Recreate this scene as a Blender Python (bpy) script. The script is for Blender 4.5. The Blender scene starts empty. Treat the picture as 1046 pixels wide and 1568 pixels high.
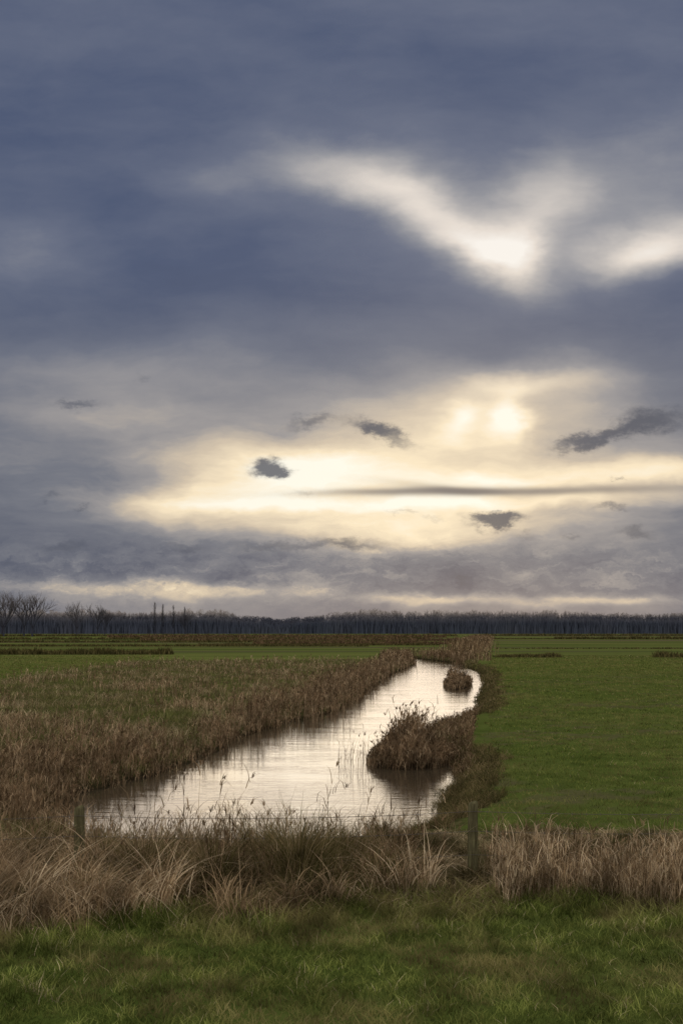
import bpy, math
import numpy as np
from mathutils import Vector
rng = np.random.default_rng(7)
S = bpy.context.scene
S.view_settings.view_transform = 'Standard'
S.view_settings.look = 'None'
S.view_settings.exposure = 0

# ------------------------------------------------------------------ helpers
def srgb(r, g, b):
    f = lambda c: (c/255/12.92) if c/255 <= 0.04045 else ((c/255+0.055)/1.055)**2.4
    return (f(r), f(g), f(b), 1)

def link_obj(name, me, mat=None):
    ob = bpy.data.objects.new(name, me)
    S.collection.objects.link(ob)
    if mat: me.materials.append(mat)
    return ob

def quad_mesh(name, V, Q, attrs=None, smooth=False):
    me = bpy.data.meshes.new(name)
    V = np.ascontiguousarray(V, dtype=np.float32); Q = np.ascontiguousarray(Q, dtype=np.int32)
    k = Q.shape[1]
    me.vertices.add(len(V)); me.vertices.foreach_set('co', V.ravel())
    me.loops.add(Q.size); me.loops.foreach_set('vertex_index', Q.ravel())
    me.polygons.add(len(Q)); me.polygons.foreach_set('loop_start', np.arange(0, Q.size, k, dtype=np.int32))
    if smooth: me.polygons.foreach_set('use_smooth', np.ones(len(Q), dtype=bool))
    me.update(calc_edges=True)
    if attrs:
        for n, a in attrs.items():
            at = me.attributes.new(n, 'FLOAT', 'POINT')
            at.data.foreach_set('value', np.ascontiguousarray(a, dtype=np.float32))
    return me

def wob(x, y, s=1.0, seed=0):
    """smooth pseudo noise about -1..1"""
    a = seed*1.7
    return (np.sin(x*1.3*s+a+1.7*np.sin(y*0.9*s+a)) + np.sin(y*1.7*s-a*2+1.3*np.sin(x*1.1*s+2*a)) +
            .6*np.sin((x+y)*2.9*s+a*3) + .5*np.sin((x-y*1.3)*4.7*s-a))/3.1

def ribbons(P, H, W, ang, lean, droop, segs=3):
    N = len(P)
    H = np.broadcast_to(H, N); W = np.broadcast_to(W, N); lean = np.broadcast_to(lean, N); droop = np.broadcast_to(droop, N)
    t = np.linspace(0, 1, segs+1)[None, :]
    hor = (H*lean)[:, None]*t**2
    up = H[:, None]*(t-droop[:, None]*t**3)
    C = np.stack([P[:, 0, None]+np.cos(ang)[:, None]*hor, P[:, 1, None]+np.sin(ang)[:, None]*hor, P[:, 2, None]+up], -1)
    a2 = rng.uniform(-.9, .9, N)
    sd = np.stack([np.cos(a2), np.sin(a2), np.zeros(N)], -1)
    w = W[:, None]*(1-.85*t**1.5)*.5
    A = C-sd[:, None, :]*w[..., None]; B = C+sd[:, None, :]*w[..., None]
    V = np.stack([A, B], 2).reshape(-1, 3)
    base = (np.arange(N)*(segs+1)*2)[:, None]+(np.arange(segs)*2)[None, :]
    Q = np.stack([base, base+1, base+3, base+2], -1).reshape(-1, 4)
    T = np.broadcast_to(np.repeat(t, 2, 1), (N, (segs+1)*2)).ravel()
    return V, Q, T

class Batch:
    def __init__(s): s.V = []; s.Q = []; s.R = []; s.T = []; s.n = 0
    def add(s, P, H, W, ang, lean, droop, segs, rnd):
        V, Q, T = ribbons(P, H, W, ang, lean, droop, segs)
        s.V.append(V); s.Q.append(Q+s.n); s.n += len(V)
        s.R.append(np.repeat(np.broadcast_to(rnd, len(P)), (segs+1)*2)); s.T.append(T)
    def build(s, name, mat):
        me = quad_mesh(name, np.concatenate(s.V), np.concatenate(s.Q), {'rnd': np.concatenate(s.R), 'tip': np.concatenate(s.T)})
        return link_obj(name, me, mat)

# ------------------------------------------------------------------ terrain functions
POND = np.array([(-5.0,17.2),(-6.0,18.9),(-5.7,22.4),(-4.9,24.4),(-4.0,28.1),(-3.5,33.2),(-2.2,38.8),(-0.7,42.5),(0.6,50),(1.7,62),
    (4.4,84),(7.4,103),(8.6,125),(9.6,127),(12.4,110),(11.9,86),(9.9,68.6),(7.3,52.2),(5.5,40.5),(3.7,37.3),(2.85,33),(2.6,29.5),(3.2,25.8),(2.8,23.6),(2.15,20.6),(1.6,17.9),
    (0.8,16.2),(-1.3,15.6),(-3.5,15.9)])
WZ = -0.40
def sdist(x, y):
    x = np.asarray(x, float); y = np.asarray(y, float)
    d = np.full(x.shape, 1e9); ins = np.zeros(x.shape, bool)
    n = len(POND)
    for i in range(n):
        ax, ay = POND[i]; bx, by = POND[(i+1) % n]
        ex, ey = bx-ax, by-ay
        t = np.clip(((x-ax)*ex+(y-ay)*ey)/(ex*ex+ey*ey), 0, 1)
        d = np.minimum(d, np.hypot(x-ax-t*ex, y-ay-t*ey))
        c = ((ay > y) != (by > y)) & (x < (bx-ax)*(y-ay)/((by-ay) if by != ay else 1e-9)+ax)
        ins ^= c
    sd = np.where(ins, -d, d)
    return sd+.20*wob(x, y, 1.6, 3)+.12*wob(x, y, 4.1, 5)
ISL = [(1.95, 27.6, 1.25, 2.1), (7.7, 66, .95, 6.5)]
def isl(x, y):
    m = np.full(np.shape(x), 9.0)
    for cx, cy, a, b in ISL:
        xx = x-cx-.148*(y-cy)
        m = np.minimum(m, (xx/a)**2+((y-cy)/b)**2)
    return m
def sstep(a, b, v):
    t = np.clip((v-a)/(b-a), 0, 1); return t*t*(3-2*t)
def xr(y): return 3.1+.148*(y-24.9)
def gz(x, y):
    sd = sdist(x, y)
    z = -.85+.85*sstep(-1.3, 1.1, sd)
    im = isl(x, y)
    z = np.maximum(z, np.where(im < 1.3, -.30-.35*sstep(.6, 1.3, im), -9))
    z = np.where((np.abs(y-31.5) < 6) & (x < xr(y)-.35) & (x > 1.5), np.minimum(z, -.27), z)
    near = np.exp(-((y-20)/60)**2)
    z = z+near*.035*wob(x, y, .7, 1)+.012*wob(x, y, 3.3, 2)*near
    z = z+.10*sstep(10.5, 6, y)
    return z
def wornm(x, y): return .8*wob(x, y, .38, 11)+.6*wob(x, y, 1.3, 12)+.7*wob(x, y, 4, 2)

# ------------------------------------------------------------------ materials
def nodes_of(m):
    m.use_nodes = True; nt = m.node_tree; nt.nodes.clear(); return nt
def ramp(nt, fac, stops, interp='LINEAR'):
    r = nt.nodes.new('ShaderNodeValToRGB'); r.color_ramp.interpolation = interp
    e = r.color_ramp.elements
    while len(e) < len(stops): e.new(.5)
    for el, (p, c) in zip(e, stops): el.position = p; el.color = c if len(c) == 4 else (*c, 1)
    nt.links.new(fac, r.inputs[0]); return r.outputs[0]
def noise(nt, vec, scale, detail=3, rough=.55, out=0):
    n = nt.nodes.new('ShaderNodeTexNoise'); n.inputs['Scale'].default_value = scale
    n.inputs['Detail'].default_value = detail; n.inputs['Roughness'].default_value = rough
    nt.links.new(vec, n.inputs['Vector']); return n.outputs[out]
def mapr(nt, v, a, b, c=0, d=1):
    n = nt.nodes.new('ShaderNodeMapRange'); n.interpolation_type = 'SMOOTHSTEP'
    nt.links.new(v, n.inputs[0])
    for i, k in zip((1, 2, 3, 4), (a, b, c, d)): n.inputs[i].default_value = k
    return n.outputs[0]
def mixc(nt, f, a, b, mode='MIX'):
    n = nt.nodes.new('ShaderNodeMix'); n.data_type = 'RGBA'; n.blend_type = mode
    for s, v in ((n.inputs[0], f), (n.inputs[6], a), (n.inputs[7], b)):
        if hasattr(v, 'is_linked'): nt.links.new(v, s)
        else: s.default_value = v if not isinstance(v, tuple) or len(v) == 4 else (*v, 1)
    return n.outputs[2]
def math_(nt, op, a, b=0.0, c=None):
    n = nt.nodes.new('ShaderNodeMath'); n.operation = op
    for i, v in enumerate((a, b) if c is None else (a, b, c)):
        if hasattr(v, 'is_linked'): nt.links.new(v, n.inputs[i])
        else: n.inputs[i].default_value = v
    return n.outputs[0]
def attr(nt, name):
    a = nt.nodes.new('ShaderNodeAttribute'); a.attribute_name = name; return a.outputs['Fac']
def plant_mat(name, stops, patch=None, patch_scale=.6, transl=.35):
    m = bpy.data.materials.new(name); nt = nodes_of(m)
    col = ramp(nt, attr(nt, 'rnd'), stops)
    geo = nt.nodes.new('ShaderNodeNewGeometry')
    if patch:
        f = mapr(nt, noise(nt, geo.outputs['Position'], patch_scale, 4, .65), .44, .60)
        col = mixc(nt, f, col, mixc(nt, .75, col, (*patch, 1)))
    v = mapr(nt, noise(nt, geo.outputs['Position'], 1.7, 3, .6), .3, .7, .45, 1.4)
    col = mixc(nt, 1.0, col, v, 'MULTIPLY')
    d = nt.nodes.new('ShaderNodeBsdfDiffuse'); t = nt.nodes.new('ShaderNodeBsdfTranslucent')
    nt.links.new(col, d.inputs[0]); nt.links.new(col, t.inputs[0])
    mx = nt.nodes.new('ShaderNodeMixShader'); mx.inputs[0].default_value = transl
    nt.links.new(d.outputs[0], mx.inputs[1]); nt.links.new(t.outputs[0], mx.inputs[2])
    o = nt.nodes.new('ShaderNodeOutputMaterial'); nt.links.new(mx.outputs[0], o.inputs[0])
    return m
GRASS = plant_mat('grass_blades', [(0, (.06,.08,.018)), (.5, (.175,.215,.05)), (.85, (.38,.40,.11)), (.9, (.44,.39,.19)), (1, (.62,.52,.30))], patch=(.29,.235,.10))
FIELD = plant_mat('pasture_blades', [(0, (.08,.115,.025)), (.5, (.165,.195,.045)), (.85, (.26,.28,.075)), (.9, (.32,.27,.13)), (1, (.42,.35,.19))], patch=(.26,.22,.085), patch_scale=.30)
ROUGH = plant_mat('rough_grass', [(0, (.09,.10,.028)), (.35, (.19,.16,.065)), (.7, (.35,.265,.15)), (1, (.60,.48,.30))], patch=(.15,.18,.045), patch_scale=.22)
LITTER = plant_mat('straw_litter', [(0, (.11,.085,.04)), (.5, (.30,.225,.12)), (1, (.64,.51,.32))], patch=(.10,.095,.035), patch_scale=.9)
STRAW = plant_mat('dry_straw', [(0, (.10,.065,.032)), (.5, (.41,.29,.165)), (1, (.88,.71,.48))])
REED = plant_mat('reed', [(0, (.08,.052,.030)), (.5, (.27,.18,.10)), (1, (.60,.45,.28))])
SEDGE = plant_mat('sedge', [(0, (.06,.058,.022)), (.4, (.15,.125,.048)), (.8, (.31,.23,.12)), (1, (.64,.50,.31))])

# ground
def ground_mat():
    m = bpy.data.materials.new('ground_soil_and_turf'); nt = nodes_of(m)
    geo = nt.nodes.new('ShaderNodeNewGeometry'); P = geo.outputs['Position']
    n1 = noise(nt, P, .9, 6, .65); n2 = noise(nt, P, .12, 4); n3 = noise(nt, P, 14, 4, .7)
    g = ramp(nt, n1, [(.3, (.05,.075,.015)), (.5, (.085,.115,.025)), (.7, (.12,.15,.036))])
    g = mixc(nt, mapr(nt, n2, .4, .65), g, (.11,.13,.034,1))
    mp = nt.nodes.new('ShaderNodeMapping'); mp.inputs['Scale'].default_value = (.0025, .016, 1); nt.links.new(P, mp.inputs[0])
    nb = noise(nt, mp.outputs[0], 1.6, 3, .5)
    band = ramp(nt, nb, [(.38, (.068,.09,.024)), (.47, (.145,.165,.044)), (.55, (.08,.10,.028)), (.62, (.12,.10,.055))])
    sx = nt.nodes.new('ShaderNodeSeparateXYZ'); nt.links.new(P, sx.inputs[0])
    g = mixc(nt, mapr(nt, sx.outputs[1], 60, 130), g, band)
    soil = ramp(nt, n3, [(.3, (.06,.052,.026)), (.7, (.16,.135,.07))])
    g = mixc(nt, attr(nt, 'worn'), g, mixc(nt, .3, soil, g))
    th = ramp(nt, noise(nt, P, 5, 5, .7), [(.3, (.035,.034,.014)), (.5, (.08,.08,.028)), (.7, (.14,.12,.055))])
    g = mixc(nt, attr(nt, 'rough'), g, th)
    g = mixc(nt, attr(nt, 'bank'), g, (.022,.016,.010,1))
    b = nt.nodes.new('ShaderNodeBsdfDiffuse')
    nt.links.new(g, b.inputs['Color'])
    bp = nt.nodes.new('ShaderNodeBump'); bp.inputs['Strength'].default_value = .7; bp.inputs['Distance'].default_value = .06
    nt.links.new(math_(nt, 'ADD', n3, n1), bp.inputs['Height']); nt.links.new(bp.outputs[0], b.inputs['Normal'])
    o = nt.nodes.new('ShaderNodeOutputMaterial'); nt.links.new(b.outputs[0], o.inputs[0]); return m

xs = np.concatenate([-np.geomspace(3500, 13, 40), np.arange(-12.8, 22, .2), np.geomspace(22.3, 3500, 40)])
ys = np.concatenate([[-400, -100, -30, -8, 0, 4], np.arange(5, 34, .2), np.arange(34, 130, .6), np.geomspace(131, 6000, 50)])
X, Y = np.meshgrid(xs, ys)
Z = gz(X, Y); SD = sdist(X, Y)
nx, ny = len(xs), len(ys)
idx = np.arange(nx*ny).reshape(ny, nx)
Q = np.stack([idx[:-1, :-1], idx[:-1, 1:], idx[1:, 1:], idx[1:, :-1]], -1).reshape(-1, 4)
def left_rough(x, y):
    edge = -21.5+1.2*wob(x, y, .25, 4)
    return (x < xr(y)-.5) & (x > np.where(y < 58, -200, edge)) & (y > 13.0) & (y < 109+3*wob(x, y, .2, 9)+.15*x)
def front_edge(x): return 11.15+.35*np.sin(x*1.1)+.22*np.sin(x*2.7+1)+.08*np.sin(x*7.3)+.25*sstep(1.5, 3, x)-.95*sstep(-1.9, -3.4, x)
rough = left_rough(X, Y)*1.0
rough = np.maximum(rough, ((Y > front_edge(X)) & (Y < 15.6+.8*wob(X, Y, .8, 2)))*1.0)
rough = np.maximum(rough, (np.abs(SD) < 1.0)*1.0)
bank = sstep(.40, -.05, SD)
worn = sstep(.0, .8, X-xr(Y))*sstep(85, 60, Y)*sstep(13, 18, Y)*sstep(.4, .7, wornm(X, Y))
gm = quad_mesh('ground', np.stack([X, Y, Z], -1).reshape(-1, 3), Q,
    {'rough': rough.ravel(), 'bank': bank.ravel(), 'worn': worn.ravel()}, smooth=True)
link_obj('ground', gm, ground_mat())

# water
def water_mat():
    m = bpy.data.materials.new('still_water'); nt = nodes_of(m)
    geo = nt.nodes.new('ShaderNodeNewGeometry')
    mp = nt.nodes.new('ShaderNodeMapping'); mp.inputs['Scale'].default_value = (.6, 2.4, 1); nt.links.new(geo.outputs['Position'], mp.inputs[0])
    n = noise(nt, mp.outputs[0], 2.8, 4, .55); n2 = noise(nt, mp.outputs[0], .4, 2)
    bp = nt.nodes.new('ShaderNodeBump'); bp.inputs['Strength'].default_value = .6; bp.inputs['Distance'].default_value = .013
    nt.links.new(math_(nt, 'MULTIPLY', n, mapr(nt, n2, .35, .6, .35, 1)), bp.inputs['Height'])
    b = nt.nodes.new('ShaderNodeBsdfPrincipled'); b.inputs['Base Color'].default_value = (.055,.042,.026,1)
    b.inputs['Roughness'].default_value = .05; b.inputs['IOR'].default_value = 1.52
    nt.links.new(bp.outputs[0], b.inputs['Normal'])
    o = nt.nodes.new('ShaderNodeOutputMaterial'); nt.links.new(b.outputs[0], o.inputs[0]); return m
wm = quad_mesh('ditch_water', [(-8, 14.5, WZ), (15, 14.5, WZ), (15, 130, WZ), (-8, 130, WZ)], np.array([[0, 1, 2, 3]]))
link_obj('ditch_water', wm, water_mat())

# ------------------------------------------------------------------ scatter
def persp(n, y0, y1, k=.44):
    y = np.exp(rng.uniform(math.log(y0), math.log(y1), n)); return rng.uniform(-k, k, n)*y, y
def box(n, x0, x1, y0, y1): return rng.uniform(x0, x1, n), rng.uniform(y0, y1, n)
def pts(x, y, dz=-.02): return np.stack([x, y, gz(x, y)+dz], -1)
def U(a, b, n): return rng.uniform(a, b, n)
def ANG(n): return U(0, 2*math.pi, n)

# mown grass in front: small tufts with gaps
b = Batch()
x, y = box(160000, -6.2, 6.2, 6.6, 13.2)
k = (y < front_edge(x)+U(-.3, .8, len(x))) & (np.abs(x) < y*.46+.5); x, y = x[k], y[k]; n = len(x)
tuft = np.clip(.6*wob(x, y, 2.3, 6)+.7*wob(x, y, 6, 2)+.6*wob(x, y, 13, 4), -1.2, 1.2)
H = (.035+.045*(tuft+1.1)+.12*sstep(.7, 0, front_edge(x)-y))*U(.5, 1.4, n)
b.add(pts(x, y), H, U(.006, .013, n), ANG(n), U(.2, 1.3, n), U(0, .35, n), 2, np.clip(U(0, .62, n)+.33*tuft+.08+(U(0, 1, n) > .95)*.4, 0, 1))
b.build('foreground_grass', GRASS)
# pasture grass
b = Batch()
x, y = persp(230000, 12.5, 125, .46)
ok = ((x > xr(y)+.5+.3*wob(x, y, 1, 1)) & (y > 14.6+.7*wob(x, y, .9, 8))) | ((x < -22) & (y > 58))
ok &= (sdist(x, y) > .7) & ~((wornm(x, y) > .42) & (U(0, 1, len(x)) > .3) & (y < 75) & (x > 0))
x, y = x[ok], y[ok]; n = len(x)
b.add(pts(x, y), U(.03, .10, n)*(1+y/160), .0007*y*U(.6, 1.4, n), ANG(n), U(.3, 1.2, n), U(0, .3, n), 2, np.clip(U(0, .75, n)+.2*wob(x, y, 1.1, 3)+.15*wob(x, y, 4, 3)+(U(0, 1, n) > .95)*.4, 0, 1))
b.build('pasture_grass', FIELD)

# rough grass on the left bank
b = Batch()
x, y = persp(210000, 14, 116, .5)
ok = left_rough(x, y) & (sdist(x, y) > .1) & (y > 15)
x, y = x[ok], y[ok]; n = len(x)
tu = wob(x, y, .6, 3)+.6*wob(x, y, 2.1, 4)+.4*wob(x, y, 6, 1)
H = np.clip(.20+.19*tu, .05, .6)*U(.5, 1.5, n)
b.add(pts(x, y), H, .0006*y*U(.6, 1.3, n), ANG(n), U(.3, 1.3, n), U(0, .6, n), 3, np.clip(.42+.35*tu+U(-.35, .35, n), 0, 1))
b.build('rough_bank_grass', ROUGH)

def reeds(b, x, y, hmin, hmax, wk, leaves=3, plume=.5, lean=.25, tone=0.0):
    n = len(x)
    P = pts(x, y, -.03); P[:, 2] = np.maximum(P[:, 2], WZ-.1)
    H = hmin+(hmax-hmin)*U(0, 1, n)
    L = U(.02, 1, n)**1.5*lean*1.5; A = rng.normal(.2, 1.3, n)
    w = np.maximum(.006, wk*y)
    r = np.clip(U(0, .9, n)+tone, 0, 1)
    b.add(P, H, w, A, L, .02, 4, r)
    for i in range(leaves):
        t = U(.25, .95, n)
        Qp = P+np.stack([np.cos(A)*H*L*t*t, np.sin(A)*H*L*t*t, H*(t-.02*t**3)], -1)
        b.add(Qp, np.minimum(U(.18, .42, n), H*.45), w*1.4, ANG(n), U(.3, 1.2, n), U(.1, .9, n), 3, np.clip(r+U(-.2, .25, n), 0, 1))
    k = U(0, 1, n) < plume
    if k.any():
        T = P[k]+np.stack([np.cos(A)*H*L*.9, np.sin(A)*H*L*.9, H*.94], -1)[k]; m = len(T); pa = A[k]
        for i in range(5):
            b.add(T+rng.normal(0, .010, (m, 3)), np.minimum(U(.08, .18, m), H[k]*.18), w[k]*1.5, pa+rng.normal(0, .5, m), U(.5, 1.3, m), U(.2, .7, m), 3, np.clip(r[k]*.6+.1, 0, 1))

# shoreline reeds, left bank
b = Batch()
x, y = persp(120000, 17, 128, .36)
sd = sdist(x, y)
band = 1.1+.8*wob(x, y, .5, 2)+.4*wob(x, y, 2, 2)+1.2*sstep(30, 60, y)
ok = (sd > -.35+.25*U(0, 1, len(x))) & (sd < band*U(.5, 1.2, len(x))) & (x < xr(y)-1.8) & (y > 16.8) & (wob(x, y, 1.3, 5) > -.65)
x, y = x[ok], y[ok]
kk = rng.permutation(len(x))[:7600]; x, y = x[kk], y[kk]
reeds(b, x, y, .15, .36+.46*sstep(-.5, .7, wob(x, y, .8, 6)), .00042, 3, .18, lean=.45)
kk = rng.permutation(len(x))[:4000]; m = (y[kk] > 35) & (wob(x[kk], y[kk], .6, 3) > -.25); kk = kk[m]
reeds(b, x[kk], y[kk], .6, 1.1+.45*wob(x[kk], y[kk], .9, 1), .0004, 2, .5)
# the dense stand at the near left corner
x, y = box(9000, -11, -4.6, 15.8, 25); k = (sdist(x, y) > .05) & (sdist(x, y) < 3.8) & (x < -4.6) & (wob(x, y, .9, 4) > -.5); x, y = x[k][:2400], y[k][:2400]
h = .80+.3*wob(x, y, .8, 2); reeds(b, x, y, h*.4, h, .00045, 3, .3, lean=.4)
b.build('shore_reeds', REED)
b = Batch()
x, y = persp(40000, 18, 110, .4)
ok = left_rough(x, y) & (sdist(x, y) > .6) & (wob(x, y, .33, 21)+.6*wob(x, y, 1.3, 8) > .42)
x, y = x[ok][:3900], y[ok][:3900]
reeds(b, x, y, .25, .7, .0004, 2, .3, tone=.1, lean=.4)
b.build('dry_weeds', REED)

# reed clumps in the water and marshy spit joining the right bank
b = Batch()
for (cx, cy, a, bb), n, h0, h1 in zip(ISL, (2300, 650), (.25, .35), (1.72, 1.25)):
    r = np.sqrt(U(0, 1, n)); th = ANG(n); yy = cy+bb*r*np.sin(th); xx = cx+a*r*np.cos(th)+.148*(yy-cy)
    e = np.exp(-((xx-cx+.1)/(a*.46))**2-((yy-cy)/(bb*.8))**2)*U(.35, 1.1, n)
    reeds(b, xx, yy, h0+(h1-h0)*e*.75, h0+(h1-h0)*e, .00045, 3, .35, lean=.45)
x, y = box(9000, 1.6, 5.2, 24, 38.5); k = (x < xr(y)+.1) & (sdist(x, y) > -.25); x, y = x[k][:2600], y[k][:2600]
reeds(b, x, y, .08, .38, .00045, 2, .05, lean=.8, tone=-.15)
x = np.concatenate([U(-.1, .9, 50), U(-1.7, .2, 90)]); y = np.concatenate([U(25.5, 28, 50), U(37.5, 43, 90)]); reeds(b, x, y, .4, 1.1, .0003, 1, .2, lean=.3)
b.build('reed_clump', REED)

# right bank fringe
b = Batch()
x, y = persp(280000, 16.0, 125, .25)
sd = sdist(x, y)
ok = (x > np.where(y < 23, .8, xr(y)-1.8)) & (sd > -.25) & (sd < 1.0+.5*wob(x, y, .9, 4)+.2*wob(x, y, 3, 4))
x, y = x[ok][:24000], y[ok][:24000]; n = len(x)
b.add(pts(x, y), U(.06, .30, n)*(1+.4*wob(x, y, 1.5, 1)), .0006*y, ANG(n), U(.3, 1.4, n), U(0, .8, n), 3, np.clip(U(0, .75, n)+.2*wob(x, y, 1.2, 3), 0, 1))
b.build('bank_sedge', SEDGE)

# far end reeds along the ditch line + reed rows of far ditches
b = Batch()
y = U(126, 380, 3200); x = xr(y)+rng.normal(-2.5, 1.6, 3200)
reeds(b, x, y, .7, 1.8, .0005, 2, .4)
x, y = box(5200, -2, 17, 103, 150); x = x+.12*(y-104); k = sdist(x, y) > .2; k &= (sdist(x, y) < 3.5) & (x < xr(y)+1)
reeds(b, x[k], y[k], .3, 1.1, .0005, 2, .4)
b.build('ditch_reeds', REED)
def row(name, segs, mat, tone):
    b = Batch()
    for x0, x1, y0, hh, n in segs:
        x = U(x0, x1, n); y = y0+rng.normal(0, .5+y0*.002, n)+.02*x; x = x+rng.normal(0, .3, n)
        g = (wob(x, x*0+y0, .25, 5) > -.55)|(U(0,1,n)>.6); x, y = x[g], y[g]; m = len(x)
        b.add(np.stack([x, y, x*0-.05], -1), hh*U(.4, 1.1, m)*(1+.3*wob(x, x*0, .5, 3)), .0012*y, ANG(m), U(.1, .5, m), U(0, .3, m), 2, np.clip(U(0, .5, m)+tone, 0, 1))
    b.build(name, mat)
row('field_ditch_rushes', [(-62,-22.5,132,.9,4500),(18.5,25.5,117,.55,1100),(37,60,117,.8,2200),(-70,5,196,.6,3500),(-30,20,210,.6,2500),
    (-110,20,262,.8,3500),(-150,30,345,1.0,4000),(75,190,348,1.2,4500),(52,80,350,.6,700),(-260,60,520,1.4,4500),(80,300,560,1.4,3500),(24,60,170,.35,600)], SEDGE, 0)
row('field_ditch_reeds', [(-20,26,228,1.0,1800),(-60,40,300,1.2,2200),(-100,45,430,1.5,2500)], REED, 0)

# --- foreground band
def fall(y, x): return .22+.78*sstep(15.6, 12.2, y)     # lower towards the water
b = Batch()   # right: upright dry stalks
x, y = box(7500, 1.85, 8.0, 11.25, 13.0)
k = (y > front_edge(x)+.15+.35*wob(x, y, 2, 3)) & (U(0, 1, len(x)) < .2+.8*sstep(-.4, .4, wob(x, y, 1.9, 5)+.1)); x, y = x[k], y[k]
hs = .60+.28*wob(x, y, 1.5, 7)
reeds(b, x, y, hs*.4, hs*1.3, .00055, 2, .08, lean=.32, tone=.0)
b.build('dry_reed_stalks', STRAW)
b = Batch()   # flattened straw behind and around the post
x, y = box(46000, -.2, 8.5, 11.2, 17.0)
k = (sdist(x, y) > .1) & (y < 15.6+.9*wob(x, y, .9, 8)) & (y > front_edge(x)); x, y = x[k], y[k]; n = len(x)
b.add(pts(x, y, .01), U(.06, .30, n)*(.5+.5*fall(y, x))*(1+.4*wob(x, y, 2.2, 4)), U(.006, .015, n), ANG(n), U(.8, 2.6, n), U(.3, 1.0, n), 3, np.clip(.42+.4*wob(x, y, 1.4, 3)+U(-.35, .4, n), 0, 1))
b.build('flattened_straw', LITTER)
def tussock(b, cx, cy, R, h, n, r0, r1, w0=.008, w1=.018, lean=(.2, 1.1), droop=(.1, .9), dirs=None):
    r = R*np.abs(rng.normal(0, .55, n)); a = ANG(n); x = cx+r*np.cos(a); y = cy+r*np.sin(a)
    A = a+rng.normal(0, .7, n) if dirs is None else rng.normal(dirs, .8, n)
    b.add(pts(x, y), h*U(.4, 1.1, n), U(w0, w1, n), A, U(*lean, n), U(*droop, n), 6, U(r0, r1, n))
b = Batch()   # left: golden arching grass
x, y = box(15000, -8.5, -1.6, 9.9, 15.6)
k = (y > front_edge(x)+.05) & (sdist(x, y) > .05) & (wob(x, y, 1.5, 9)+.4*wob(x, y, 4, 1) > -.45) & (U(0, 1, len(x)) < sstep(-1.4, -3.6, x)*.85+.10); x, y = x[k], y[k]; n = len(x)
b.add(pts(x, y), U(.3, .95, n)*(.9+.3*wob(x, y, 1.6, 2))*fall(y, x), U(.008, .018, n), rng.normal(.3, 1.4, n), U(.3, 1.2, n), U(.2, .9, n), 6, U(0, .9, n)**1.4)
for i in range(100):
    cx = rng.uniform(-7.5, -2.0); cy = float(front_edge(cx))+.2+rng.uniform(0, 1)**1.2*3.2
    tussock(b, cx, cy, .28, rng.uniform(.65, 1.2)*float(fall(cy, cx)), 80, rng.uniform(0, .4), rng.uniform(.6, 1.0), dirs=rng.uniform(-1, .6)+rng.choice([0, 3.1]))
for i in range(55):
    cx = rng.uniform(-2.4, 1.2); cy = float(front_edge(cx))+.3+rng.uniform(0, 1)*2.6
    tussock(b, cx, cy, .24, rng.uniform(.45, 1.0)*float(fall(cy, cx)), 45, .1, rng.uniform(.45, .95))
b.build('arching_dry_grass', STRAW)
b = Batch()   # middle: sedge tussocks
x, y = box(32000, -4.2, 2.1, 10.7, 16.0)
tu = wob(x, y, 1.9, 13)+.5*wob(x, y, 4.5, 3)
k = (y > front_edge(x)-.1) & (sdist(x, y) > 0) & (tu > -.5) & (U(0, 1, len(x)) < .85-.65*sstep(.6, 1.6, x)); x, y, tu = x[k], y[k], tu[k]; n = len(x)
H = np.clip(.50+.3*tu, .14, .85)*U(.5, 1.25, n)*(1-.5*sstep(.2, 1.4, x))*(.45+.55*sstep(0, 1, y-front_edge(x)))*fall(y, x)
b.add(pts(x, y), H, U(.006, .013, n), ANG(n), U(.3, 1.0, n), U(.05, .8, n), 4, np.clip(U(0, .75, n)+(U(0, 1, n) > .84)*.4, 0, 1))
for cx, cy, R, h, n in [(-.55, 12.3, .34, 1.18, 900), (-.2, 12.6, .3, .95, 500), (-1.55, 12.1, .3, .95, 600), (-2.4, 12.3, .3, .95, 600), (.45, 12.4, .28, .66, 420), (-1.1, 13.2, .3, .9, 500),
                        (-3.2, 13.0, .3, .8, 500), (-2.0, 13.5, .3, .7, 400), (.1, 13.6, .3, .7, 400), (1.0, 14.6, .22, .5, 300), (.6, 15.2, .2, .5, 250), (-4.2, 13.8, .3, .7, 400),
                        (3.1, 11.7, .25, .35, 250), (4.4, 12.0, .3, .4, 250), (1.3, 11.6, .25, .3, 220)]:
    tussock(b, cx, cy, R, h, n, 0, .9, .006, .013, (.1, .8), (0, .6))
b.build('sedge_tussocks', SEDGE)
b = Batch()
x, y = box(800, -4.8, 1.0, 11.9, 15.9); k = (sdist(x, y) > -.3) & (wob(x, y, 1.4, 4) > -.3); x, y = x[k], y[k]
h = .30+.68*fall(y, x); reeds(b, x, y, h*.35, h*1.1, .0005, 4, .10, lean=.7)
x, y = box(34, -3.6, 1.3, 12.4, 15.0); reeds(b, x, y, .6, 1.1, .0005, 5, .5, lean=.9)
x = np.array([-1.62, -2.05, -1.75, -.30, -2.3]); y = np.array([13.8, 14.2, 13.5, 12.9, 14.5])
reeds(b, x, y, 1.2, 1.6, .0006, 5, 1, lean=.45)
b.build('foreground_reeds', REED)

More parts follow.
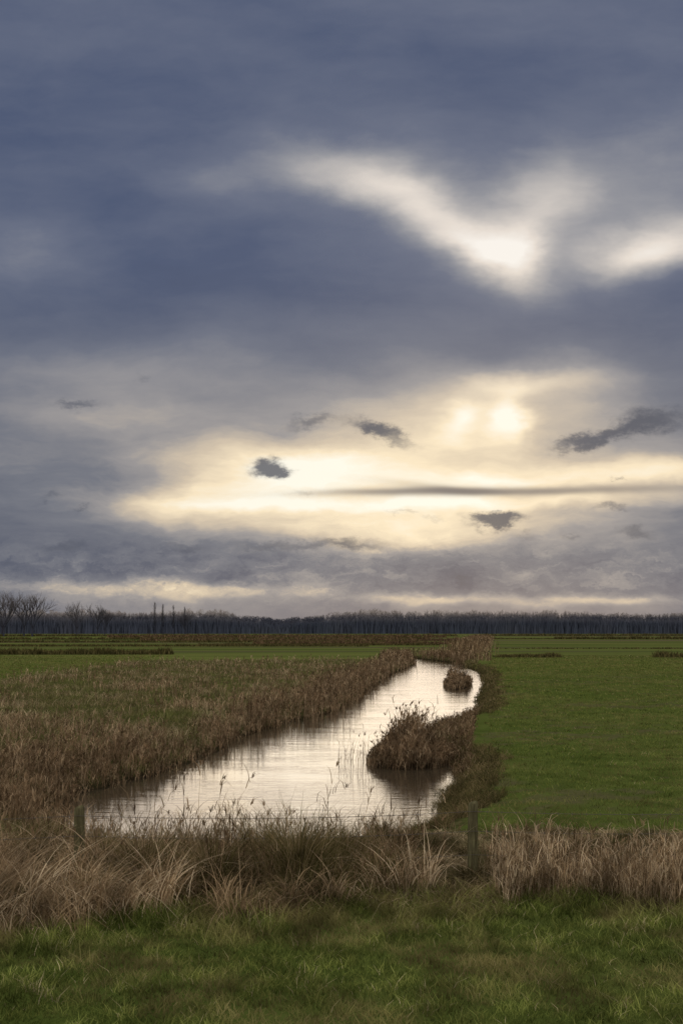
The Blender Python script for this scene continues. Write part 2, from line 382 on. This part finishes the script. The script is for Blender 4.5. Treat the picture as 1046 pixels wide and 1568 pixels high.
# ------------------------------------------------------------------ fence
wood = bpy.data.materials.new('weathered_wood'); nt = nodes_of(wood)
tc = nt.nodes.new('ShaderNodeTexCoord'); mp = nt.nodes.new('ShaderNodeMapping'); mp.inputs['Scale'].default_value = (30, 30, 3); nt.links.new(tc.outputs['Object'], mp.inputs[0])
nn = noise(nt, mp.outputs[0], 1, 5, .7)
cc = ramp(nt, nn, [(.3, (.04,.035,.018)), (.55, (.13,.115,.06)), (.75, (.22,.21,.10))])
bs = nt.nodes.new('ShaderNodeBsdfDiffuse'); nt.links.new(cc, bs.inputs['Color'])
bp = nt.nodes.new('ShaderNodeBump'); bp.inputs['Distance'].default_value = .01; nt.links.new(nn, bp.inputs['Height']); nt.links.new(bp.outputs[0], bs.inputs['Normal'])
o = nt.nodes.new('ShaderNodeOutputMaterial'); nt.links.new(bs.outputs[0], o.inputs[0])
steel = bpy.data.materials.new('rusty_wire'); nt = nodes_of(steel)
bs = nt.nodes.new('ShaderNodeBsdfPrincipled'); bs.inputs['Base Color'].default_value = (.12,.10,.08,1); bs.inputs['Metallic'].default_value = .6; bs.inputs['Roughness'].default_value = .6
o = nt.nodes.new('ShaderNodeOutputMaterial'); nt.links.new(bs.outputs[0], o.inputs[0])
fence = bpy.data.objects.new('wire_fence', None); S.collection.objects.link(fence)
PX = [(-13.1, 12.0), (-8.2, 12.2), (-3.26, 12.4), (1.67, 12.7), (6.75, 12.95), (11.7, 13.2)]
for i, (px, py) in enumerate(PX):
    V = []; F = []; sg = 10; L = [-.3, 0, .3, .6, .9, 1.0, 1.03]
    ph = rng.uniform(0, 6)
    for h in L:
        r = .068*(1-.06*h); r = r*.75 if h > 1.02 else r
        for j in range(sg):
            a = 2*math.pi*j/sg
            rr = r*(1+.08*math.sin(3*a+ph)+.04*rng.normal())
            V.append((math.cos(a)*rr+.03*h*math.sin(ph), math.sin(a)*rr, h+(.015*math.cos(a) if h > .95 else 0)))
    for k in range(len(L)-1):
        for j in range(sg): F.append((k*sg+j, k*sg+(j+1) % sg, (k+1)*sg+(j+1) % sg, (k+1)*sg+j))
    V.append((.03*math.sin(ph), 0, 1.035)); c = len(V)-1
    me = bpy.data.meshes.new('post'); me.from_pydata(V, [], F+[((len(L)-1)*sg+j, (len(L)-1)*sg+(j+1) % sg, c) for j in range(sg)])
    ob = link_obj('post_%d' % (i+1), me, wood); ob.location = (px, py, -.02); ob.parent = fence
    for p in me.polygons: p.use_smooth = True
cu = bpy.data.curves.new('wires', 'CURVE'); cu.dimensions = '3D'; cu.bevel_depth = .0032; cu.bevel_resolution = 1
for h in (.35, .65, .90):
    for (x0, y0), (x1, y1) in zip(PX[:-1], PX[1:]):
        sp = cu.splines.new('POLY'); sp.points.add(16)
        for i in range(17):
            t = i/16; sp.points[i].co = (x0+(x1-x0)*t, y0-.065+(y1-y0)*t, h-.06*4*t*(1-t), 1)
        for q in range(1, 28):   # barbs
            t = q/28; c = Vector((x0+(x1-x0)*t, y0-.065+(y1-y0)*t, h-.06*4*t*(1-t)))
            sp = cu.splines.new('POLY'); sp.points.add(1); dd = Vector((.3*rng.normal(), .5, 1)).normalized()*.016
            sp.points[0].co = (*(c-dd), 1); sp.points[1].co = (*(c+dd), 1)
cu.materials.append(steel)
wo = bpy.data.objects.new('wires', cu); S.collection.objects.link(wo); wo.parent = fence
b = Batch()   # long grass grown up around the post feet
for px, py in PX: tussock(b, px, py-.12, .25, .34, 180, .1, .8, .006, .013, (.1, .8), (0, .6))
b.build('post_foot_grass', SEDGE)

# ------------------------------------------------------------------ trees
def hazy_bark(name, c0, c1, z0=5, z1=24):  # bluish low colour paints distance haze; paler tops paint the lit canopy fringe
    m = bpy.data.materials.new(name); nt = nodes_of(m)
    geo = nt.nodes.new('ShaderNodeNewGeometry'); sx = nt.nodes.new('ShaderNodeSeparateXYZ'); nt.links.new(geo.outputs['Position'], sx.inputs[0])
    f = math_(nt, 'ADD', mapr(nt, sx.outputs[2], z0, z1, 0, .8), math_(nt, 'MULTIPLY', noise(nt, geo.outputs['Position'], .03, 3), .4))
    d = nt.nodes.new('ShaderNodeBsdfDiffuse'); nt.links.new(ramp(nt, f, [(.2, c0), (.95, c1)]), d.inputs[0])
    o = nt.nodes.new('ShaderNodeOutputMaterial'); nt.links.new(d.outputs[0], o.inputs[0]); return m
BARK = hazy_bark('hazy_bark_and_twigs', (.05,.052,.07), (.15,.13,.125))  # haze put into the bluish twig colour
CROWN = hazy_bark('hazy_lit_crowns', (.075,.08,.105), (.42,.36,.32), 13, 23)  # low crowns carry painted haze, tops a painted lit fringe
def tube_mesh(name, segs):
    s = np.array(segs); p0 = s[:, 0:3]; p1 = s[:, 3:6]; r0 = s[:, 6]; r1 = s[:, 7]; N = len(s)
    d = p1-p0; d /= np.linalg.norm(d, axis=1)[:, None]+1e-9
    ref = np.where(np.abs(d[:, 2:3]) > .9, np.array([[1., 0, 0]]), np.array([[0, 0, 1.]]))
    u = np.cross(d, ref); u /= np.linalg.norm(u, axis=1)[:, None]; v = np.cross(d, u)
    V = np.zeros((N, 6, 3))
    for j in range(3):
        a = 2*math.pi*j/3; o = u*math.cos(a)+v*math.sin(a)
        V[:, j] = p0+o*r0[:, None]; V[:, 3+j] = p1+o*r1[:, None]
    b0 = (np.arange(N)*6)[:, None]
    Q = np.concatenate([b0+np.array([[j, (j+1) % 3, 3+(j+1) % 3, 3+j]]) for j in range(3)])
    return quad_mesh(name, V.reshape(-1, 3), Q)
def grow(out, p, d, L, r, depth, spread, minr):
    n = 3; q = p.copy()
    for i in range(n):
        d2 = d+rng.normal(0, .10, 3); d2[2] += .05; d2 /= np.linalg.norm(d2)
        e = q+d2*L/n; out.append((*q, *e, max(minr, r*(1-.2*i/n)), max(minr, r*(1-.2*(i+1)/n))))
        q = e; d = d2
        if depth > 0 and i > 0:
            for k in range(2):
                s = rng.normal(0, 1, 3); s -= d*np.dot(s, d); s /= np.linalg.norm(s)
                nd = d+s*spread*rng.uniform(.6, 1.2); nd[2] += .12; nd /= np.linalg.norm(nd)
                grow(out, q, nd, L*rng.uniform(.55, .8), r*.55, depth-1, spread, minr)
def bare_tree(name, x, y, h, poplar=False):
    out = []
    if poplar:
        n = 12
        for i in range(n): out.append((0, 0, h*i/n, 0, 0, h*(i+1)/n, .24*(1-i/n)+.05, .24*(1-(i+1)/n)+.05))
        for i in range(110):
            z = h*rng.uniform(.12, .92); a = rng.uniform(0, 6.28); L = h*.15*(1.05-z/h)**.5*rng.uniform(.5, 1.2)
            d = np.array([math.cos(a)*.35, math.sin(a)*.35, 1]); grow(out, np.array([0, 0, z]), d/np.linalg.norm(d), L, .05, 1, .35, .025)
    else:
        tr = h*.24; out.append((0, 0, -.3, .1, 0, tr, h*.022, h*.018))
        for k in range(5):
            a = k*1.3+rng.uniform(0, 1); d = np.array([math.cos(a)*.5, math.sin(a)*.5, 1.]); 
            grow(out, np.array([.1, 0, tr*(1-.05*k)]), d/np.linalg.norm(d), h*.38, h*.012, 3, .5, .04)
        zmax = max(o[5] for o in out); out = [tuple(v*h/zmax if i < 6 else v for i, v in enumerate(o)) for o in out]
    ob = link_obj(name, tube_mesh(name, out), BARK); ob.location = (x, y, 0); return ob
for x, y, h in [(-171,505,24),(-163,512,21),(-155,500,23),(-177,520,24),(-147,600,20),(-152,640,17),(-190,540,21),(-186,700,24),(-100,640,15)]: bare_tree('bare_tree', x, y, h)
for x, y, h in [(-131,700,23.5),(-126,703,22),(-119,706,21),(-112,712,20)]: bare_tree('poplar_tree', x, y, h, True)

# distant wood: thousands of crowns as one object
tp = np.array([(-700,23),(-330,22),(-250,21),(-215,23),(-180,19.5),(-150,21.5),(-110,22),(-85,17),(-55,14.5),(-25,16.5),(5,21),(25,23),(60,21.5),(110,21.5),(170,21.5),(230,20),(310,19),(800,19)])
def profile(x): return np.interp(x, tp[:, 0], tp[:, 1])*(1+.06*wob(x, x*0, .04, 2)+.08*wob(x, x*0, .15, 5))
b = Batch()
n = 3000
x = U(-500, 540, n); y = U(900, 1010, n)
h = profile(x*900/y)*(y/900)*U(.80, 1.04, n)
P = np.stack([x, y, x*0-.5], -1)
b.add(P, h*.6, .4+x*0, ANG(n), U(0, .1, n), x*0, 2, U(0, 1, n))
CW = U(2.2, 4.5, n)
for i in range(56):   # short twigs filling a rounded crown
    th = U(-1, 1, n)*2.4; rr = np.sqrt(U(.05, 1, n)); a = ANG(n)
    cz = h*.62+h*.32*rr*np.cos(th); cx = CW*rr*np.sin(th)
    Pi = P+np.stack([cx*np.cos(a), cx*np.sin(a), cz], -1)
    b.add(Pi, np.maximum(.3, np.minimum(U(.8, 2.4, n), h*1.02-cz)), U(.22, .5, n), a, U(.1, 1.3, n), U(0, .4, n), 1, U(0, 1, n))
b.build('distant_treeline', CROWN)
b = Batch(); n = 34000
x = U(-520, 560, n); y = U(885, 915, n); hh = profile(x)*(.64+.06*wob(x, y*0, .3, 3))*U(.5, 1.15, n)
b.add(np.stack([x, y, x*0-.5], -1), hh, U(.8, 2.4, n), ANG(n), U(0, .25, n), U(0, .1, n), 2, U(0, 1, n))
b.build('woodland_undergrowth', hazy_bark('hazy_undergrowth', (.07,.08,.11), (.18,.165,.17), 8, 20))  # blue tones hold painted distance haze

# ------------------------------------------------------------------ sky
W = bpy.data.worlds.new('World'); S.world = W; W.use_nodes = True; nt = W.node_tree; nt.nodes.clear()
try:
    W.cycles.sampling_method = 'MANUAL'; W.cycles.sample_map_resolution = 256
except Exception: pass
K = 1524.0   # tangent units used for directions on the sky: azimuth offset and elevation
tc = nt.nodes.new('ShaderNodeTexCoord'); sx = nt.nodes.new('ShaderNodeSeparateXYZ'); nt.links.new(tc.outputs['Generated'], sx.inputs[0])
yy = math_(nt, 'MAXIMUM', sx.outputs[1], .08)
u = math_(nt, 'DIVIDE', sx.outputs[0], yy); v = math_(nt, 'DIVIDE', sx.outputs[2], yy)
cb = nt.nodes.new('ShaderNodeCombineXYZ'); nt.links.new(u, cb.inputs[0]); nt.links.new(v, cb.inputs[1]); cb.inputs[2].default_value = 1; UV = cb.outputs[0]
def vmath(op, a, b=None, c=None, out=0):
    n = nt.nodes.new('ShaderNodeVectorMath'); n.operation = op; nt.links.new(a, n.inputs[0])
    for i, q in ((1, b), (2, c)):
        if q is None: continue
        if hasattr(q, 'is_linked'): nt.links.new(q, n.inputs[i])
        else: n.inputs[i].default_value = q
    return n.outputs[out]
def scaled(vec, s): return vmath('MULTIPLY', vec, s)
def warp(vec, coordscale, amp, scale, detail, rough=.55):
    c = noise(nt, scaled(vec, coordscale), scale, detail, rough, 1)
    return vmath('ADD', vec, vmath('MULTIPLY', vmath('SUBTRACT', c, (.5, .5, .5)), (amp[0], amp[1], 0)))
Wsoft = warp(UV, (1, 1.8, 1), (.13, .06), 5, 5, .58)
Wfine = warp(UV, (1, 1.7, 1), (.055, .034), 34, 5, .68)
def gauss_sum(vec, feats, base=0.0):
    acc = base
    for A, E, rx, ry, rot, w in feats:
        A, E, rx, ry = A/K, E/K, rx/K, ry/K
        if rot == 0:
            q = vmath('MULTIPLY_ADD', vec, (1/rx, 1/ry, 0), (-A/rx, -E/ry, 0)); r2 = vmath('DOT_PRODUCT', q, q, out=1)
        else:
            c, s_ = math.cos(math.radians(rot)), math.sin(math.radians(rot))
            a = vmath('DOT_PRODUCT', vec, (c/rx, s_/rx, -(A*c+E*s_)/rx), out=1); bq = vmath('DOT_PRODUCT', vec, (-s_/ry, c/ry, (A*s_-E*c)/ry), out=1)
            r2 = math_(nt, 'MULTIPLY_ADD', a, a, math_(nt, 'MULTIPLY', bq, bq))
        acc = math_(nt, 'MULTIPLY_ADD', math_(nt, 'POWER', .36788, r2), w, acc)
    return acc
light = [
 # upper rift
 (262,574,75,38,0,.40),(200,605,120,38,-28,.22),(90,655,150,44,-30,.23),(10,695,140,42,-12,.15),(305,640,52,100,-6,.20),(490,588,90,40,14,.50),(430,560,60,34,0,.12),(170,640,260,110,-12,.17),
 (-190,690,100,28,0,.14),(-480,600,110,60,0,.14),(400,670,160,85,0,.12),(520,740,200,120,0,.08),
 # glow around the hidden sun
 (-30,330,560,110,0,.14),(255,325,210,70,0,.30),(186,322,36,26,0,.24),(262,320,24,34,0,.30),(340,376,150,20,0,.14),(225,372,70,18,0,.12),
 # bright lower sky
 (30,252,260,50,0,.34),(-40,262,110,26,-6,.14),(-130,228,180,38,8,.24),(-240,200,190,28,4,.18),(150,172,330,44,0,.38),(20,162,260,30,0,.18),(300,232,280,20,2,.28),(495,235,150,40,0,.30),
 (-30,200,340,12,0,.18),(300,196,330,13,0,.16),(-400,400,240,60,0,.11),(-330,330,200,30,0,.12),(-420,260,200,50,0,.06),
 (-400,66,210,13,-2,.24),(-210,60,130,11,0,.20),(110,50,120,8,0,.22),(300,48,110,8,0,.20),(430,48,90,7,0,.15),
 (0,30,1500,42,0,.15),(0,95,1500,40,0,.04),
 (-250,540,220,60,10,-.05),(0,480,480,60,0,-.02),(-420,780,250,150,0,-.03),(-480,130,220,60,0,-.02),
]
s = gauss_sum(Wsoft, light, .305)
st = noise(nt, scaled(UV, (2.2, 9, 1)), 1.6, 4, .5)
s = math_(nt, 'MULTIPLY_ADD', math_(nt, 'SUBTRACT', st, .5), .20, s)
st4 = noise(nt, scaled(Wsoft, (3.5, 9, 1)), 2.2, 6, .6)
s = math_(nt, 'MULTIPLY_ADD', math_(nt, 'SUBTRACT', st4, .5), .20, s)
st2 = noise(nt, scaled(Wsoft, (6, 30, 1)), 1.5, 5, .6)
lowmask = gauss_sum(UV, [(0, 190, 1200, 150, 0, 1.0)])
s = math_(nt, 'MULTIPLY_ADD', math_(nt, 'MULTIPLY', math_(nt, 'SUBTRACT', st2, .5), lowmask), .36, s)
pf = noise(nt, scaled(Wfine, (9, 30, 1)), 1.3, 6, .65)
pm = gauss_sum(UV, [(0, 88, 1600, 46, 0, 1.0)])
s = math_(nt, 'MULTIPLY_ADD', math_(nt, 'MULTIPLY', math_(nt, 'SUBTRACT', pf, .49), pm), 1.0, s)
warm = ramp(nt, s, [(0, srgb(62,68,84)), (.25, srgb(86,92,110)), (.4, srgb(114,117,128)), (.55, srgb(154,150,150)), (.7, srgb(208,192,170)), (.85, srgb(248,229,196)), (1, srgb(255,250,234))])
cool = ramp(nt, s, [(0, srgb(58,67,90)), (.25, srgb(78,89,116)), (.4, srgb(104,111,131)), (.55, srgb(146,147,154)), (.7, srgb(190,185,182)), (.85, srgb(230,220,210)), (1, srgb(250,244,236))])
col = mixc(nt, mapr(nt, v, .17, .40), warm, cool)
dark = [(-111,249,32,14,0,1.),(-90,243,22,9,0,.5),(47,310,42,13,-10,.85),(90,290,45,12,-20,.45),(-45,320,42,12,12,.6),(230,168,40,13,0,1.),(250,164,22,9,0,.3),
 (357,287,44,10,12,.7),(420,303,50,13,15,.65),(490,320,60,20,12,.7),(450,333,30,14,0,.3),(-403,348,46,9,-4,.6),(-300,390,14,10,0,.35),
 (412,187,22,7,0,.55),(422,233,16,5,0,.5),(355,146,24,8,0,.5),(450,148,34,10,0,.6),(280,142,26,7,0,.4),(5,132,60,11,0,.7),(-110,128,60,10,0,.5),(-240,124,50,8,0,.45),
 (-420,126,50,10,0,.5),(-398,188,18,6,0,.5),(-443,207,20,7,0,.45),(-60,210,26,7,0,.35),(95,178,30,5,0,.35),(140,170,20,5,0,.3)]
ds = gauss_sum(Wfine, dark, 0.0)
ds = math_(nt, 'MULTIPLY', mapr(nt, ds, .08, .95), .90)
col = mixc(nt, ds, col, srgb(68,75,92))
st3 = gauss_sum(warp(UV, (1, 1, 1), (.02, .010), 4, 4), [(270,214,300,8,.8,.7),(130,222,110,8,-6,.3),(60,214,120,6,1,.3)])
col = mixc(nt, mapr(nt, st3, 0, 1.0), col, srgb(118,112,112))
fill_mask = mapr(nt, sx.outputs[1], .45, -.2)  # brighter unseen sky behind and overhead, added to light the land
fill_mask = math_(nt, 'MAXIMUM', fill_mask, mapr(nt, sx.outputs[2], .6, .9))
fill_sky = ramp(nt, noise(nt, tc.outputs['Generated'], 3, 4), [(.3, (.64,.62,.63)), (.7, (1.02,.98,.93))])  # pale fill colour for the added brightness out of view
col = mixc(nt, fill_mask, col, fill_sky)
sky = nt.nodes.new('ShaderNodeTexSky'); sky.sky_type = 'NISHITA'; sky.sun_disc = False
SUN_EL, SUN_AZ = math.radians(12), math.radians(8.3)
sky.sun_elevation = SUN_EL; sky.sun_rotation = SUN_AZ
bg1 = nt.nodes.new('ShaderNodeBackground'); bg1.inputs[1].default_value = .06; nt.links.new(sky.outputs[0], bg1.inputs[0])
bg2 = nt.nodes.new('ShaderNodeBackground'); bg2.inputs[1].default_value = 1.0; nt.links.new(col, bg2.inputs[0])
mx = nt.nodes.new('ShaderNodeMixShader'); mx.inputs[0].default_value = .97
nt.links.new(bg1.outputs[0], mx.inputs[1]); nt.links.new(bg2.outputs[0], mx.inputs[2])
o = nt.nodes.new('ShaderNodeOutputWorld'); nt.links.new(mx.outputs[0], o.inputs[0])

sl = bpy.data.lights.new('sun', 'SUN'); sl.energy = .65; sl.angle = math.radians(50); sl.color = (1, .81, .60)
so = bpy.data.objects.new('sun', sl); S.collection.objects.link(so)
dirv = Vector((math.sin(SUN_AZ)*math.cos(SUN_EL), math.cos(SUN_AZ)*math.cos(SUN_EL), math.sin(SUN_EL)))
so.rotation_euler = (-dirv).to_track_quat('-Z', 'Y').to_euler()

# ------------------------------------------------------------------ camera
cd = bpy.data.cameras.new('camera'); cd.lens = 35; cd.sensor_width = 36; cd.sensor_fit = 'AUTO'; cd.shift_y = .1154
cd.clip_start = .1; cd.clip_end = 9000
co = bpy.data.objects.new('camera', cd); S.collection.objects.link(co)
co.location = (0, 0, 3.2); co.rotation_euler = (math.radians(90), 0, 0)
S.camera = co
